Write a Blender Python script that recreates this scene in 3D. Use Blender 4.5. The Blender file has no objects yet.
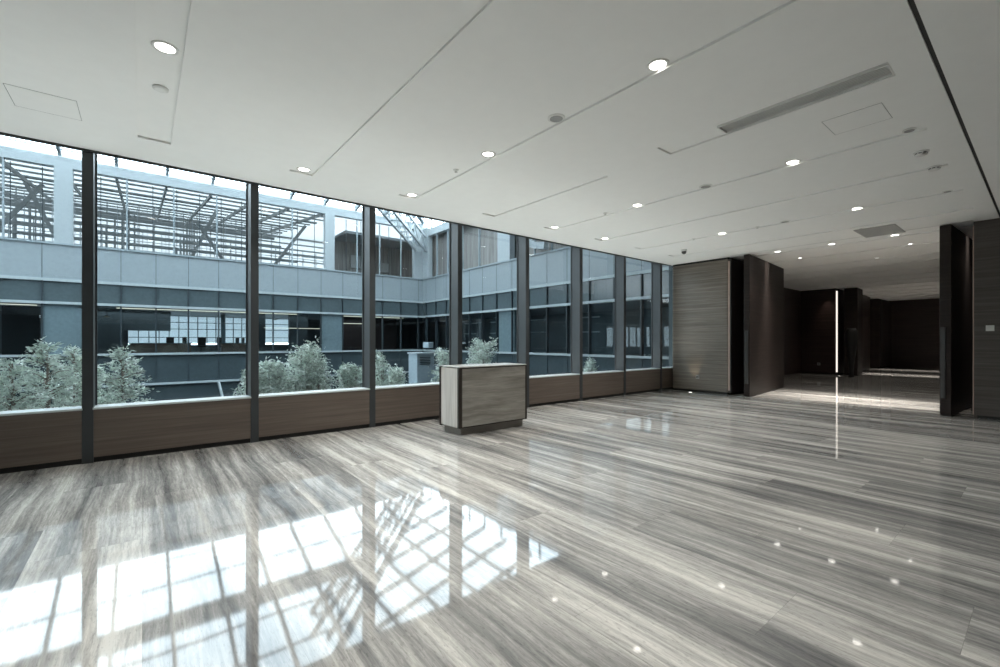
import bpy, bmesh, math, random
from mathutils import Vector, Matrix
random.seed(7)
S = bpy.context.scene
COL = S.collection
PI = math.pi

# ------------------------------------------------------------ materials
class NT:
    def __init__(s, name):
        s.m = bpy.data.materials.new(name); s.m.use_nodes = True
        s.t = s.m.node_tree; s.t.nodes.clear()
        s.out = s.t.nodes.new('ShaderNodeOutputMaterial')
    def n(s, typ, **kw):
        nd = s.t.nodes.new(typ)
        for k, v in kw.items():
            if k in nd.inputs.keys(): pass
            setattr(nd, k, v)
        return nd
    def l(s, a, b): s.t.links.new(a, b)
    def val(s, sock, v):
        if hasattr(v, 'is_output'): s.l(v, sock)
        else: sock.default_value = v
    def math(s, op, a, b=None, c=None):
        nd = s.n('ShaderNodeMath', operation=op)
        s.val(nd.inputs[0], a)
        if b is not None: s.val(nd.inputs[1], b)
        if c is not None: s.val(nd.inputs[2], c)
        return nd.outputs[0]
    def coord(s):
        return s.n('ShaderNodeTexCoord').outputs['Object']
    def xyz(s, v):
        nd = s.n('ShaderNodeSeparateXYZ'); s.l(v, nd.inputs[0]); return nd.outputs
    def comb(s, x, y, z):
        nd = s.n('ShaderNodeCombineXYZ')
        for i, v in enumerate((x, y, z)): s.val(nd.inputs[i], v)
        return nd.outputs[0]
    def noise(s, v, scale=1.0, detail=4.0, rough=.55, dist=0.0):
        nd = s.n('ShaderNodeTexNoise'); s.l(v, nd.inputs['Vector'])
        nd.inputs['Scale'].default_value = scale; nd.inputs['Detail'].default_value = detail
        nd.inputs['Roughness'].default_value = rough; nd.inputs['Distortion'].default_value = dist
        return nd.outputs[0]
    def ramp(s, f, stops):
        nd = s.n('ShaderNodeValToRGB'); s.l(f, nd.inputs[0])
        e = nd.color_ramp.elements
        while len(e) < len(stops): e.new(.5)
        for k, (p, c) in enumerate(stops):
            e[k].position = p; e[k].color = (c[0], c[1], c[2], 1)
        return nd.outputs[0]
    def pb(s, color, rough=.5, metal=0.0, **kw):
        b = s.n('ShaderNodeBsdfPrincipled')
        if hasattr(color, 'is_output'): s.l(color, b.inputs['Base Color'])
        else: b.inputs['Base Color'].default_value = (*color, 1)
        s.val(b.inputs['Roughness'], rough); b.inputs['Metallic'].default_value = metal
        for k, v in kw.items():
            s.val(b.inputs[k.replace('_', ' ')], v)
        s.l(b.outputs[0], s.out.inputs[0]); return b
    def bump(s, b, h, strength=.2, dist=.01):
        nd = s.n('ShaderNodeBump'); nd.inputs['Strength'].default_value = strength
        nd.inputs['Distance'].default_value = dist
        s.l(h, nd.inputs['Height']); s.l(nd.outputs[0], b.inputs['Normal'])

def plain(name, color, rough=.5, metal=0.0, var=.06, **kw):
    t = NT(name)
    f = t.noise(t.coord(), 6.0, 3.0)
    c0 = tuple(max(0, c * (1 - var)) for c in color); c1 = tuple(min(1, c * (1 + var)) for c in color)
    t.pb(t.ramp(f, [(.3, c0), (.7, c1)]), rough, metal, **kw)
    return t.m
def emis(name, color, strength):
    t = NT(name); e = t.n('ShaderNodeEmission')
    e.inputs[0].default_value = (*color, 1); e.inputs[1].default_value = strength
    t.l(e.outputs[0], t.out.inputs[0]); return t.m
def grain(name, lo, mid, hi, rough=.4, axis='h', scale=1.0, metal=0.0, bump=.15, **kw):
    """horizontal grain: fine lines along x and y, varied in z"""
    t = NT(name); x, y, z = t.xyz(t.coord())
    xy = t.math('ADD', x, y)
    if axis == 'h':
        v = t.comb(t.math('MULTIPLY', xy, .55 * scale), 0.0, t.math('MULTIPLY', z, 26 * scale))
        v2 = t.comb(t.math('MULTIPLY', xy, 2.5 * scale), 3.0, t.math('MULTIPLY', z, 120 * scale))
    else:
        v = t.comb(t.math('MULTIPLY', xy, 26 * scale), 0.0, t.math('MULTIPLY', z, .55 * scale))
        v2 = t.comb(t.math('MULTIPLY', xy, 120 * scale), 3.0, t.math('MULTIPLY', z, 2.5 * scale))
    a = t.noise(v, 1.0, 5.0, .6, .3); b = t.noise(v2, 1.0, 3.0, .6)
    f = t.math('ADD', t.math('MULTIPLY', a, .7), t.math('MULTIPLY', b, .3))
    p = t.pb(t.ramp(f, [(.32, lo), (.5, mid), (.68, hi)]), rough, metal, **kw)
    if bump: t.bump(p, b, bump, .004)
    return t.m
def glass(name, tint, refl=1.0, ior=1.5):
    t = NT(name)
    tr = t.n('ShaderNodeBsdfTransparent'); tr.inputs[0].default_value = (*tint, 1)
    gl = t.n('ShaderNodeBsdfGlossy'); gl.inputs['Roughness'].default_value = 0.0
    gl.inputs[0].default_value = (refl, refl, refl, 1)
    fr = t.n('ShaderNodeFresnel'); geo = t.n('ShaderNodeNewGeometry')
    bf = geo.outputs['Backfacing']
    # same reflectance from either side of the thin pane
    t.l(t.math('ADD', t.math('MULTIPLY', bf, 1 / ior - ior), ior), fr.inputs[0])
    mx = t.n('ShaderNodeMixShader')
    t.l(fr.outputs[0], mx.inputs[0]); t.l(tr.outputs[0], mx.inputs[1]); t.l(gl.outputs[0], mx.inputs[2])
    t.l(mx.outputs[0], t.out.inputs[0]); return t.m

def marble_floor():
    t = NT('silver_travertine'); x, y, z = t.xyz(t.coord())
    W, L = .60, 1.80
    row = t.math('FLOOR', t.math('DIVIDE', x, W))
    off = t.math('MULTIPLY', t.math('FRACT', t.math('MULTIPLY', row, .37)), L)
    yo = t.math('DIVIDE', t.math('ADD', y, off), L)
    colm = t.math('FLOOR', yo)
    wn = t.n('ShaderNodeTexWhiteNoise'); wn.noise_dimensions = '2D'
    t.l(t.comb(row, colm, 0.0), wn.inputs['Vector'])
    rnd = wn.outputs['Value']
    sx = t.math('ADD', x, t.math('MULTIPLY', rnd, .10))
    # slow meander of the veins
    med = t.noise(t.comb(t.math('MULTIPLY', x, .8), t.math('MULTIPLY', y, .7), 0.0), 1.0, 2.0)
    sx2 = t.math('ADD', sx, t.math('MULTIPLY', med, .10))
    A = t.noise(t.comb(t.math('MULTIPLY', sx2, 4.2), t.math('MULTIPLY', y, .26), t.math('MULTIPLY', rnd, .35)), 1.0, 3.0, .6)
    B = t.noise(t.comb(t.math('MULTIPLY', sx2, 17.0), t.math('MULTIPLY', y, .40), rnd), 1.0, 5.0, .62, .4)
    Cc = t.noise(t.comb(t.math('MULTIPLY', sx2, 60.0), t.math('MULTIPLY', y, 6.0), rnd), 1.0, 6.0, .7, .6)
    f = t.math('ADD', t.math('MULTIPLY', A, .54), t.math('MULTIPLY', B, .36))
    f = t.math('ADD', f, t.math('MULTIPLY', Cc, .26))
    f = t.math('SUBTRACT', f, .03)
    f = t.math('ADD', f, t.math('MULTIPLY', t.math('SUBTRACT', rnd, .5), .045))
    colr = t.ramp(f, [(.37, FLO[0]), (.46, FLO[1]), (.53, FLO[2]), (.60, FLO[3]), (.68, FLO[4])])
    # pitted darker flecks along the veins
    pit = t.noise(t.comb(t.math('MULTIPLY', x, 70.0), t.math('MULTIPLY', y, 22.0), 0.0), 1.0, 4.0, .7)
    pm = t.ramp(pit, [(.34, (.62, .62, .62)), (.44, (1, 1, 1))])
    mx = t.n('ShaderNodeMix', data_type='RGBA', blend_type='MULTIPLY'); mx.inputs[0].default_value = .7
    t.l(colr, mx.inputs[6]); t.l(pm, mx.inputs[7])
    # joints
    fx = t.math('FRACT', t.math('DIVIDE', x, W)); fy = t.math('FRACT', yo)
    jx = t.math('LESS_THAN', fx, .0035); jy = t.math('LESS_THAN', fy, .0014)
    j = t.math('MAXIMUM', jx, jy)
    mj = t.n('ShaderNodeMix', data_type='RGBA', blend_type='MULTIPLY')
    t.l(t.math('MULTIPLY', j, .45), mj.inputs[0]); t.l(mx.outputs[2], mj.inputs[6])
    mj.inputs[7].default_value = (.3, .3, .3, 1)
    b = t.pb(mj.outputs[2], .042, 0.0)
    b.inputs['IOR'].default_value = 1.52
    t.bump(b, t.noise(t.comb(t.math('MULTIPLY', x, 1.0), t.math('MULTIPLY', y, 1.0), 0.0), 1.6, 1.0), .02, .02)
    return t.m
FLO = [(.095, .097, .098), (.18, .179, .175), (.29, .283, .27), (.45, .436, .408), (.68, .66, .615)]

def stone_mat():
    t = NT('desk_travertine'); x, y, z = t.xyz(t.coord())
    xy = t.math('ADD', x, t.math('MULTIPLY', y, 1.0))
    w = t.noise(t.comb(xy, 0.0, z), 1.6, 2.0)
    zz = t.math('ADD', z, t.math('MULTIPLY', w, .08))
    A = t.noise(t.comb(t.math('MULTIPLY', xy, .8), 0.0, t.math('MULTIPLY', zz, 9.0)), 1.0, 5.0, .6, .3)
    B = t.noise(t.comb(t.math('MULTIPLY', xy, 4.0), 2.0, t.math('MULTIPLY', zz, 60.0)), 1.0, 5.0, .65)
    f = t.math('ADD', t.math('MULTIPLY', A, .7), t.math('MULTIPLY', B, .3))
    t.pb(t.ramp(f, [(.36, (.17, .160, .142)), (.5, (.27, .256, .23)), (.64, (.38, .362, .33))]), .3)
    return t.m
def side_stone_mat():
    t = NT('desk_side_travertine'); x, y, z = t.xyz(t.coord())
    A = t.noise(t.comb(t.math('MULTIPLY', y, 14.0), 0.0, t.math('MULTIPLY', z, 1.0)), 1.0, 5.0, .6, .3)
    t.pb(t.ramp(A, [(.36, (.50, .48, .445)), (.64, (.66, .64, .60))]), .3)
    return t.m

M = {}
M['floor'] = marble_floor()
M['stone'] = stone_mat(); M['stone_side'] = side_stone_mat()
M['ceiling'] = plain('painted_ceiling', (.88, .88, .86), .85, var=.01)
M['wallpaint'] = plain('painted_wall', (.55, .54, .52), .8)
M['black'] = plain('black_gap', (.012, .012, .012), .6)
M['mullion'] = plain('graphite_aluminium', (.040, .046, .050), .38, .0)
M['sill'] = plain('pale_sill', (.55, .60, .60), .35)
M['wood'] = grain('taupe_wood_veneer', (.090, .070, .057), (.128, .102, .084), (.172, .140, .118), .38)
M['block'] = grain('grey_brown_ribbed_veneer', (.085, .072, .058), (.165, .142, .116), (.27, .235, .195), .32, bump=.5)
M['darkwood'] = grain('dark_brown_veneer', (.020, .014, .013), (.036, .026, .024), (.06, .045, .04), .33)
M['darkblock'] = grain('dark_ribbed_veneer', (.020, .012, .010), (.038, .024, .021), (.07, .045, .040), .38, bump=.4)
M['rightwood'] = grain('grey_oak_veneer', (.055, .046, .040), (.088, .076, .068), (.125, .11, .10), .45)
M['leafdoor'] = grain('espresso_door_veneer', (.012, .010, .009), (.023, .017, .015), (.040, .030, .027), .46, bump=.05, Specular_IOR_Level=.25)
M['bronze'] = plain('brushed_bronze', (.50, .38, .32), .3, .3)
M['steel'] = plain('steel', (.5, .5, .48), .3, 1.0)
M['deskframe'] = plain('dark_bronze_edge', (.045, .038, .033), .35, .4)
M['deskplinth'] = plain('grey_bronze_plinth', (.27, .25, .225), .4, .1)
M['desktop'] = plain('pale_top', (.50, .50, .48), .25)
M['white'] = plain('white_plastic', (.72, .72, .70), .4)
M['grey'] = plain('grey_plastic', (.30, .30, .29), .5)
M['slatgrey'] = plain('pale_grey_metal_slat', (.68, .68, .66), .5)
M['darkgrey'] = plain('dark_grey_plastic', (.05, .05, .05), .3)
M['lampglow'] = emis('lamp_glow', (1.0, .96, .88), 10)
M['offlamp'] = plain('frosted_lamp_glass', (.80, .80, .77), .3)
M['stripglow'] = emis('warm_strip_glow', (1.0, .90, .80), 1.3)
M['glass'] = glass('clear_window_glass', (.86, .93, .945))
# exterior
M['bluepanel'] = plain('pale_blue_metal_panel', (.255, .290, .306), .45, var=.05)
M['bluebeam'] = plain('pale_blue_steel', (.33, .365, .38), .45, var=.04)
M['spandrel'] = plain('blue_grey_spandrel_glass', (.075, .098, .106), .15, var=.08)
M['lowerband'] = plain('dark_spandrel_glass', (.045, .062, .069), .5, var=.08, Specular_IOR_Level=.2)
M['ledge'] = plain('white_ledge', (.36, .40, .41), .4)
M['extmull'] = plain('dark_blue_mullion', (.025, .035, .042), .4)
M['whitemull'] = plain('white_steel_mullion', (.26, .30, .32), .4)
M['tealpanel'] = plain('teal_grey_panel', (.125, .172, .19), .4, var=.1)
M['visglass'] = glass('dark_tinted_glass', (.55, .63, .66), .9, 1.5)
M['roofglass'] = glass('roof_glass', (.90, .95, .98))
M['roofsteel'] = plain('grey_blue_roof_steel', (.16, .20, .22), .5)
M['roofdeck'] = plain('grey_roof_deck', (.14, .16, .17), .7)
M['officedark'] = plain('dark_office_lining', (.10, .12, .13), .7)
M['officebrown'] = plain('brown_office_counter', (.16, .10, .075), .6)
M['officewarm'] = emis('warm_office_light', (1.0, .90, .72), 1.6)
M['whiteframe'] = plain('office_window_frame', (.06, .08, .09), .5)
M['slat'] = plain('dark_truss_steel', (.17, .19, .195), .6)
M['paleslat'] = plain('pale_louvre', (.55, .58, .58), .6)
M['blind'] = grain('brown_vertical_blind', (.10, .095, .09), (.19, .18, .17), (.34, .33, .32), .7, axis='v', scale=.35, bump=0)
M['ground'] = plain('courtyard_paving', (.10, .12, .13), .8)
M['cabinet'] = plain('white_metal_cabinet', (.30, .36, .39), .5)
def leaf_mat():
    t = NT('pale_green_leaf')
    f = t.noise(t.coord(), 7.0, 3.0)
    c = t.ramp(f, [(.3, (.34, .40, .35)), (.5, (.68, .74, .66)), (.66, (.95, .96, .91))])
    t.pb(c, .5); return t.m
def frost(name, col):
    t = NT(name); a = t.n('ShaderNodeBsdfTranslucent'); a.inputs[0].default_value = (*col, 1)
    d = t.n('ShaderNodeBsdfDiffuse'); d.inputs[0].default_value = (.4, .45, .48, 1)
    mx = t.n('ShaderNodeMixShader'); mx.inputs[0].default_value = .25
    t.l(a.outputs[0], mx.inputs[1]); t.l(d.outputs[0], mx.inputs[2]); t.l(mx.outputs[0], t.out.inputs[0]); return t.m
M['frost'] = frost('frosted_roof_glass', (.19, .20, .205))
M['frostbright'] = frost('bright_window_glass', (.5, .54, .56))
M['leaf'] = leaf_mat()
M['bark'] = plain('grey_brown_bark', (.24, .19, .16), .9, var=.3)

# ------------------------------------------------------------ mesh helper
class MB:
    def __init__(s): s.v = []; s.f = []
    def quad(s, *p):
        i = len(s.v); s.v += [tuple(q) for q in p]; s.f.append(tuple(range(i, i + len(p)))); return s
    def box(s, x0, x1, y0, y1, z0, z1):
        i = len(s.v)
        for z in (z0, z1):
            s.v += [(x0, y0, z), (x1, y0, z), (x1, y1, z), (x0, y1, z)]
        for f in ((3, 2, 1, 0), (4, 5, 6, 7), (0, 1, 5, 4), (1, 2, 6, 5), (2, 3, 7, 6), (3, 0, 4, 7)):
            s.f.append(tuple(i + k for k in f))
        return s
    def bar(s, a, b, w, h=None, up=(0, 0, 1)):
        a = Vector(a); b = Vector(b); d = (b - a).normalized(); h = h or w
        u = Vector(up)
        if abs(d.dot(u)) > .98: u = Vector((1, 0, 0))
        r = d.cross(u).normalized(); u = r.cross(d).normalized()
        i = len(s.v)
        for p in (a, b):
            for sx, sz in ((-1, -1), (1, -1), (1, 1), (-1, 1)):
                s.v.append(tuple(p + r * (w / 2 * sx) + u * (h / 2 * sz)))
        for f in ((3, 2, 1, 0), (4, 5, 6, 7), (0, 1, 5, 4), (1, 2, 6, 5), (2, 3, 7, 6), (3, 0, 4, 7)):
            s.f.append(tuple(i + k for k in f))
        return s
    def tube(s, pts, radii, n=8):
        rings = []
        pts = [Vector(p) for p in pts]
        for k, p in enumerate(pts):
            d = (pts[min(k + 1, len(pts) - 1)] - pts[max(k - 1, 0)]).normalized()
            u = Vector((0, 0, 1)) if abs(d.z) < .95 else Vector((1, 0, 0))
            r = d.cross(u).normalized(); u = r.cross(d)
            ring = []
            for j in range(n):
                a = 2 * PI * j / n
                s.v.append(tuple(p + (r * math.cos(a) + u * math.sin(a)) * radii[k])); ring.append(len(s.v) - 1)
            rings.append(ring)
        for k in range(len(rings) - 1):
            for j in range(n):
                s.f.append((rings[k][j], rings[k][(j + 1) % n], rings[k + 1][(j + 1) % n], rings[k + 1][j]))
        s.f.append(tuple(rings[0][::-1])); s.f.append(tuple(rings[-1]))
        return s
    def lathe(s, prof, n=32, c=(0, 0, 0), close=True):
        """prof: (r, z) list revolved about z"""
        rings = []
        for r, z in prof:
            if r < 1e-6:
                s.v.append((c[0], c[1], c[2] + z)); rings.append([len(s.v) - 1])
            else:
                ring = []
                for j in range(n):
                    a = 2 * PI * j / n
                    s.v.append((c[0] + r * math.cos(a), c[1] + r * math.sin(a), c[2] + z)); ring.append(len(s.v) - 1)
                rings.append(ring)
        for k in range(len(rings) - 1):
            A, B = rings[k], rings[k + 1]
            for j in range(n):
                a0, a1 = A[j % len(A)], A[(j + 1) % len(A)]; b0, b1 = B[j % len(B)], B[(j + 1) % len(B)]
                q = []
                for w in (a0, a1, b1, b0):
                    if w not in q: q.append(w)
                if len(q) > 2: s.f.append(tuple(q))
        return s
    def build(s, name, mat, parent=None, bevel=0.0, smooth=False):
        me = bpy.data.meshes.new(name); me.from_pydata(s.v, [], s.f); me.update()
        bm = bmesh.new(); bm.from_mesh(me); bmesh.ops.recalc_face_normals(bm, faces=bm.faces); bm.to_mesh(me); bm.free()
        me.materials.append(mat)
        if smooth:
            for p in me.polygons: p.use_smooth = True
        o = bpy.data.objects.new(name, me); COL.objects.link(o)
        if parent is not None: o.parent = parent
        if bevel:
            b = o.modifiers.new('bevel', 'BEVEL'); b.width = bevel; b.segments = 2; b.limit_method = 'ANGLE'
        return o
def B(x0, x1, y0, y1, z0, z1): return MB().box(x0, x1, y0, y1, z0, z1)
def tag(o, label=None, cat=None, group=None, kind=None):
    if label: o['label'] = label
    if cat: o['category'] = cat
    if group: o['group'] = group
    if kind: o['kind'] = kind
    return o
def empty(name, loc=(0, 0, 0)):
    o = bpy.data.objects.new(name, None); COL.objects.link(o); o.location = loc; o.empty_display_size = .1; return o
def struct(o, label=None, cat=None): return tag(o, label, cat, kind='structure')
def copy_tree(o, parent=None):
    c = o.copy(); COL.objects.link(c)
    if parent: c.parent = parent
    for ch in list(o.children): copy_tree(ch, c)
    return c

# ------------------------------------------------------------ dimensions
# x runs along the window wall (into the distance, right), y towards the windows
CH = 3.78                      # ceiling height
YW = 7.27                      # room face of the mullions
YG = 7.56                      # glass
MU = [-.512 + 1.790 * k for k in range(-4, 8)]   # mullion centres
XL, YB = -7.60, -7.0           # unseen ends of the room
XE = 12.5                      # plane of the end wall
XF = 33.5                      # far end of the corridor

# ------------------------------------------------------------ room shell
struct(B(XL, XF + .2, YB, YW + .30, -.25, 0).build('floor', M['floor']),
       'glossy grey and beige striped travertine floor of long slabs', 'floor')

TR = [.26, 1.85, 3.45, 5.09, 6.65, 8.23, 9.78, 11.30]      # far edge of each ceiling trough
TW = .30; TY0, TY1 = .85, 6.48; TD = .022
FARTR = [13.02, 14.48, 16.18, 17.5, 19.1, 20.7, 22.3, 23.9, 25.5, 27.1, 28.7, 30.3, 31.9]
def ceiling():
    mb = MB()
    xs = sorted(set([XL, XF] + [v for t in TR + FARTR for v in (t - TW, t)] ))
    ys = [YB, .585, .615, TY0, 2.96, 3.9, TY1, YW]
    def rec(xm, ym):
        if .585 < ym < .615: return 'gap' if xm < XE else None
        for t in TR + FARTR:
            if t - TW < xm < t and TY0 < ym < TY1:
                if t == 5.09 and 2.96 < ym < 3.9: return None
                return 'tr'
        return None
    def h(i, j):
        if i < 0 or j < 0 or i >= len(xs) - 1 or j >= len(ys) - 1: return CH
        r = rec((xs[i] + xs[i + 1]) / 2, (ys[j] + ys[j + 1]) / 2)
        return CH + (TD if r == 'tr' else .12 if r == 'gap' else 0)
    for i in range(len(xs) - 1):
        for j in range(len(ys) - 1):
            z = h(i, j); x0, x1, y0, y1 = xs[i], xs[i + 1], ys[j], ys[j + 1]
            mb.quad((x0, y0, z), (x0, y1, z), (x1, y1, z), (x1, y0, z))
            z2 = h(i + 1, j)
            if abs(z2 - z) > 1e-6: mb.quad((x1, y0, z), (x1, y1, z), (x1, y1, z2), (x1, y0, z2))
            z2 = h(i, j + 1)
            if abs(z2 - z) > 1e-6: mb.quad((x0, y1, z), (x1, y1, z), (x1, y1, z2), (x0, y1, z2))
    mb.box(XL, XF, YB, YW + .3, CH + .22, CH + .5)
    mb.quad((XL, YW, CH), (XF, YW, CH), (XF, YW, CH + .22), (XL, YW, CH + .22))
    return struct(mb.build('ceiling', M['ceiling']), 'white plasterboard ceiling with shallow recessed channels', 'ceiling')
ceiling()
# black track in the long ceiling slot
struct(B(XL, XE, .587, .613, CH + .004, CH + .11).build('trim_1', M['black']),
       'thin black track slot running the length of the ceiling at right', 'ceiling track')

struct(B(XL - .2, XL, YB, YW + .3, 0, CH).build('wall_left', M['wallpaint']), 'plain wall behind the view at left', 'wall')
struct(B(XL, XF, YB - .2, YB, 0, CH).build('wall_back', M['rightwood']), 'veneered wall behind the view', 'wall')
struct(B(XF, XF + .2, YB, YW + .3, 0, CH).build('wall_far', M['darkblock']), 'dark brown veneered wall closing the far end of the passage', 'wall')
struct(B(XE, XE + 14, -1.0, .95, .015, CH - .0).build('wall_right', M['rightwood']),
       'grey oak veneered wall at the right edge with a cream switch', 'wall')
struct(B(XE + .002, XE + 14, YB, -1.0, .015, CH).build('wall_right_return', M['rightwood']), 'grey oak veneered wall beyond the right edge', 'wall')
struct(B(XE - .012, XE + .002, -7, .90, .0, .05).build('baseboard_right', M['black']), 'black recessed skirting under the right hand veneered wall', 'baseboard')

# window wall: dado panels with black base
ww = struct(empty('wall_window', (0, YW, 0)), 'low taupe veneered wall below the tall windows', 'wall')
ww.location = (0, 0, 0)
ends = MU + [13.5]
for k in range(len(ends) - 1):
    a, b = ends[k] + .05, ends[k + 1] - .05
    B(a, b, YW + .02, YW + .05, .065, .655).build('wood_panel', M['wood'], ww, bevel=.003)
B(XL, 13.4, YW + .045, YW + .07, .0, .07).build('skirting', M['black'], ww)
B(XL, 13.4, YW + .05, YW + .36, .0, .645).build('wall_core', M['officedark'], ww)
# windows: each pane with its sill, and the fin on its right
n = 0
for k in range(len(MU)):
    u = MU[k]; u2 = MU[k + 1] if k + 1 < len(MU) else 13.5
    n += 1
    w = struct(empty('window_%d' % n, (0, 0, 0)), 'tall floor to ceiling window bay number %d of the glazed wall' % n, 'window')
    fin = MB().box(u - .052, u + .052, YW + .012, YG + .03, 0, CH + .22)
    fin.box(u - .058, u + .058, YG - .02, YG + .02, .645, CH + .22)
    fin.build('mullion', M['mullion'], w, bevel=.004)
    MB().quad((u + .05, YG, .68), (u2 - .05, YG, .68), (u2 - .05, YG, CH + .2), (u + .05, YG, CH + .2)).build('window_pane', M['glass'], w)
    B(u + .045, u2 - .045, YW + .01, YG + .02, .645, .668).build('window_sill', M['sill'], w)
    B(u + .045, u2 - .045, YG - .03, YG + .06, CH + .14, CH + .22).build('head_rail', M['mullion'], w)
    fr = MB()
    for s0, s1 in ((u + .045, u + .07), (u2 - .07, u2 - .045)):
        fr.box(s0, s1, YG - .012, YG + .012, .668, CH + .14)
    fr.build('side_frame', M['mullion'], w)
struct(B(XL, XE + .0, YW - .006, YW + .02, CH - .028, CH + .02).build('trim_2', M['mullion']), 'black line where the ceiling meets the windows', 'trim')

# ------------------------------------------------------------ end portals
def block(x0, x1, y0, y1, mat, name, label, strip, outlet=True, side=None):
    """veneered wall block, chamfered; front face looks to -x"""
    o = empty(name, (0, 0, 0)); struct(o, label, 'wall')
    B(x0, x1, y0 + .06, y1, .055, CH - .055).build('veneer_body', mat, o, bevel=.03)
    B(x0 + .06, x1 - .05, y0 + .10, y1, 0, .06).build('recessed_base', M['black'], o)
    B(x0 + .04, x1 - .05, y0 + .08, y1, CH - .06, CH).build('recessed_top', M['black'], o)
    B(x0 + .03, x1, y0 - .028, y0 + .064, .06, CH - .06).build('side_veneer', side or M['darkwood'], o)
    B(x0 - .012, x0 + .03, y0 + .0, y0 + .052, .12, CH - .12).build('edge_strip', strip, o, bevel=.004)
    B(x0 - .006, x0 + .05, y0 - .03, y0 - .004, .06, CH - .06).build('edge_channel', M['black'], o)
    return o
b1 = block(XE, 16.2, 5.51, YW - .06, M['block'], 'wall_portal', 'grey brown ribbed veneer wall block with bronze edge strip beside the windows', M['bronze'])
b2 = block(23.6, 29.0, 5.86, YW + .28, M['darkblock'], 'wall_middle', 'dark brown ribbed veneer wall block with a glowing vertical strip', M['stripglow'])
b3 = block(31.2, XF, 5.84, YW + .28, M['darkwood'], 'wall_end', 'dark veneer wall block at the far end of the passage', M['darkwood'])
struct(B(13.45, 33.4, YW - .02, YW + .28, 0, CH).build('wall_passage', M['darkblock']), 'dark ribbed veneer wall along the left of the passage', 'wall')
struct(B(13.35, 13.45, YW + .28, YW + .38, 0, CH + .3).build('wall_outer', M['mullion']), 'outer cladding strip behind the portal', 'wall')

def leaf(name_n, cx, cy, ang, length, th, label):
    o = empty('door_%d' % name_n, (cx, cy, 0)); o.rotation_euler.z = ang
    struct(o, label, 'door')
    return o, B(0, length, 0, th, .012, CH - .02).build('door_leaf', M['leafdoor'], o, bevel=.012)
d1, l1 = leaf(1, 12.42, 4.98, math.radians(5.5), 3.36, .14, 'tall dark brown pivot door standing open beside the ribbed wall block')
mb = MB().box(-.03, -.002, .03, .11, .35, 1.75); mb.box(-.03, .0, .05, .09, .5, .56); mb.box(-.03, .0, .05, .09, 1.5, 1.56)
mb.build('pull_handle', M['darkgrey'], l1, bevel=.004)
d2, l2 = leaf(2, 12.30, 1.23, math.radians(-2.8), 2.62, .17, 'tall glossy black brown pivot door standing open beside the right wall')
mb = MB().box(-.035, -.004, .08, .15, .35, 1.75); mb.box(-.03, .0, .09, .13, .5, .56); mb.box(-.03, .0, .09, .13, 1.5, 1.56)
mb.build('pull_handle', M['darkgrey'], l2, bevel=.004)
d3, l3 = leaf(3, 23.75, 5.20, math.radians(3), 1.1, .46, 'far dark pivot door leaf folded against the glowing wall block')
struct(B(XE - .006, XE + .02, .945, .960, .06, CH - .08).build('trim_3', M['bronze']), 'thin bronze edge strip on the right veneered wall', 'trim')
# threshold slot in ceiling above the pivot doors
struct(B(12.34, 12.42, .95, 5.72, CH - .004, CH + .02).build('trim_4', M['white']), 'pale ceiling strip across the portal', 'trim')

# light switch, sockets, floor lights
def plate(name, x, y, z, w, label, cat, mat, knobs):
    o = empty(name, (x, y, z)); tag(o, label, cat)
    B(-.012, 0, -w / 2, w / 2, -w / 2, w / 2).build('cover_plate', mat, o, bevel=.003)
    mb = MB()
    for a, b_, c, d in knobs: mb.box(-.017, -.011, a, b_, c, d)
    mb.build('rocker' if 'switch' in name else 'socket_face', M['white'] if 'switch' in name else M['darkgrey'], o, bevel=.001)
    return o
plate('light_switch', XE, .735, 1.72, .11, 'pale square light switch on the right veneered wall', 'switch', M['white'], [(-.04, .04, -.04, .04)])
plate('wall_socket', XE, 6.42, .44, .10, 'small steel square wall socket low on the ribbed wall block', 'socket', M['steel'], [(-.03, -.005, -.03, .03), (.008, .033, -.03, .03)])
plate('wall_socket', 23.6, 6.55, .45, .12, 'small dark wall socket low on the far dark wall block', 'socket', M['grey'], [(-.03, -.005, -.03, .03), (.008, .033, -.03, .03)])
def floor_light(x, y, label):
    o = empty('floor_light', (x, y, 0)); tag(o, label, 'floor light')
    MB().lathe([(0, .001), (.045, .001), (.06, .001), (.062, .006), (.045, .008), (.042, .004), (0, .004)], 24).build('trim_ring', M['steel'], o)
    MB().lathe([(0, .0065), (.030, .0065), (.040, .005)], 24).build('lens', M['lampglow'], o)
floor_light(12.24, 6.50, 'small round recessed floor uplight at the foot of the ribbed wall block')
floor_light(22.9, 5.62, 'tiny bright floor light near the glowing strip in the passage')

# ------------------------------------------------------------ reception desk
dk = empty('reception_desk', (4.5, 6.05, 0)); tag(dk, 'small travertine reception desk with dark bronze edges in front of the windows', 'desk')
x0, x1, y0, y1 = 3.80 - 4.5, 5.20 - 4.5, 5.72 - 6.05, 6.30 - 6.05
B(x0 + .08, x1 - .02, y0 + .08, y1 - .02, 0, .125).build('plinth', M['deskplinth'], dk, bevel=.003)
B(x0 + .01, x1 - .01, y0 + .03, y1 - .03, .125, 1.05).build('carcass', M['deskframe'], dk)
B(x0 + .055, x1 - .03, y0 + .002, y0 + .03, .14, 1.045).build('front_panel', M['stone'], dk, bevel=.002)
B(x0 + .0, x0 + .012, y0 + .05, y1 - .05, .128, 1.05).build('side_panel', M['stone_side'], dk, bevel=.002)
B(x1 - .012, x1, y0 + .05, y1 - .05, .128, 1.05).build('side_panel', M['stone_side'], dk, bevel=.002)
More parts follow.
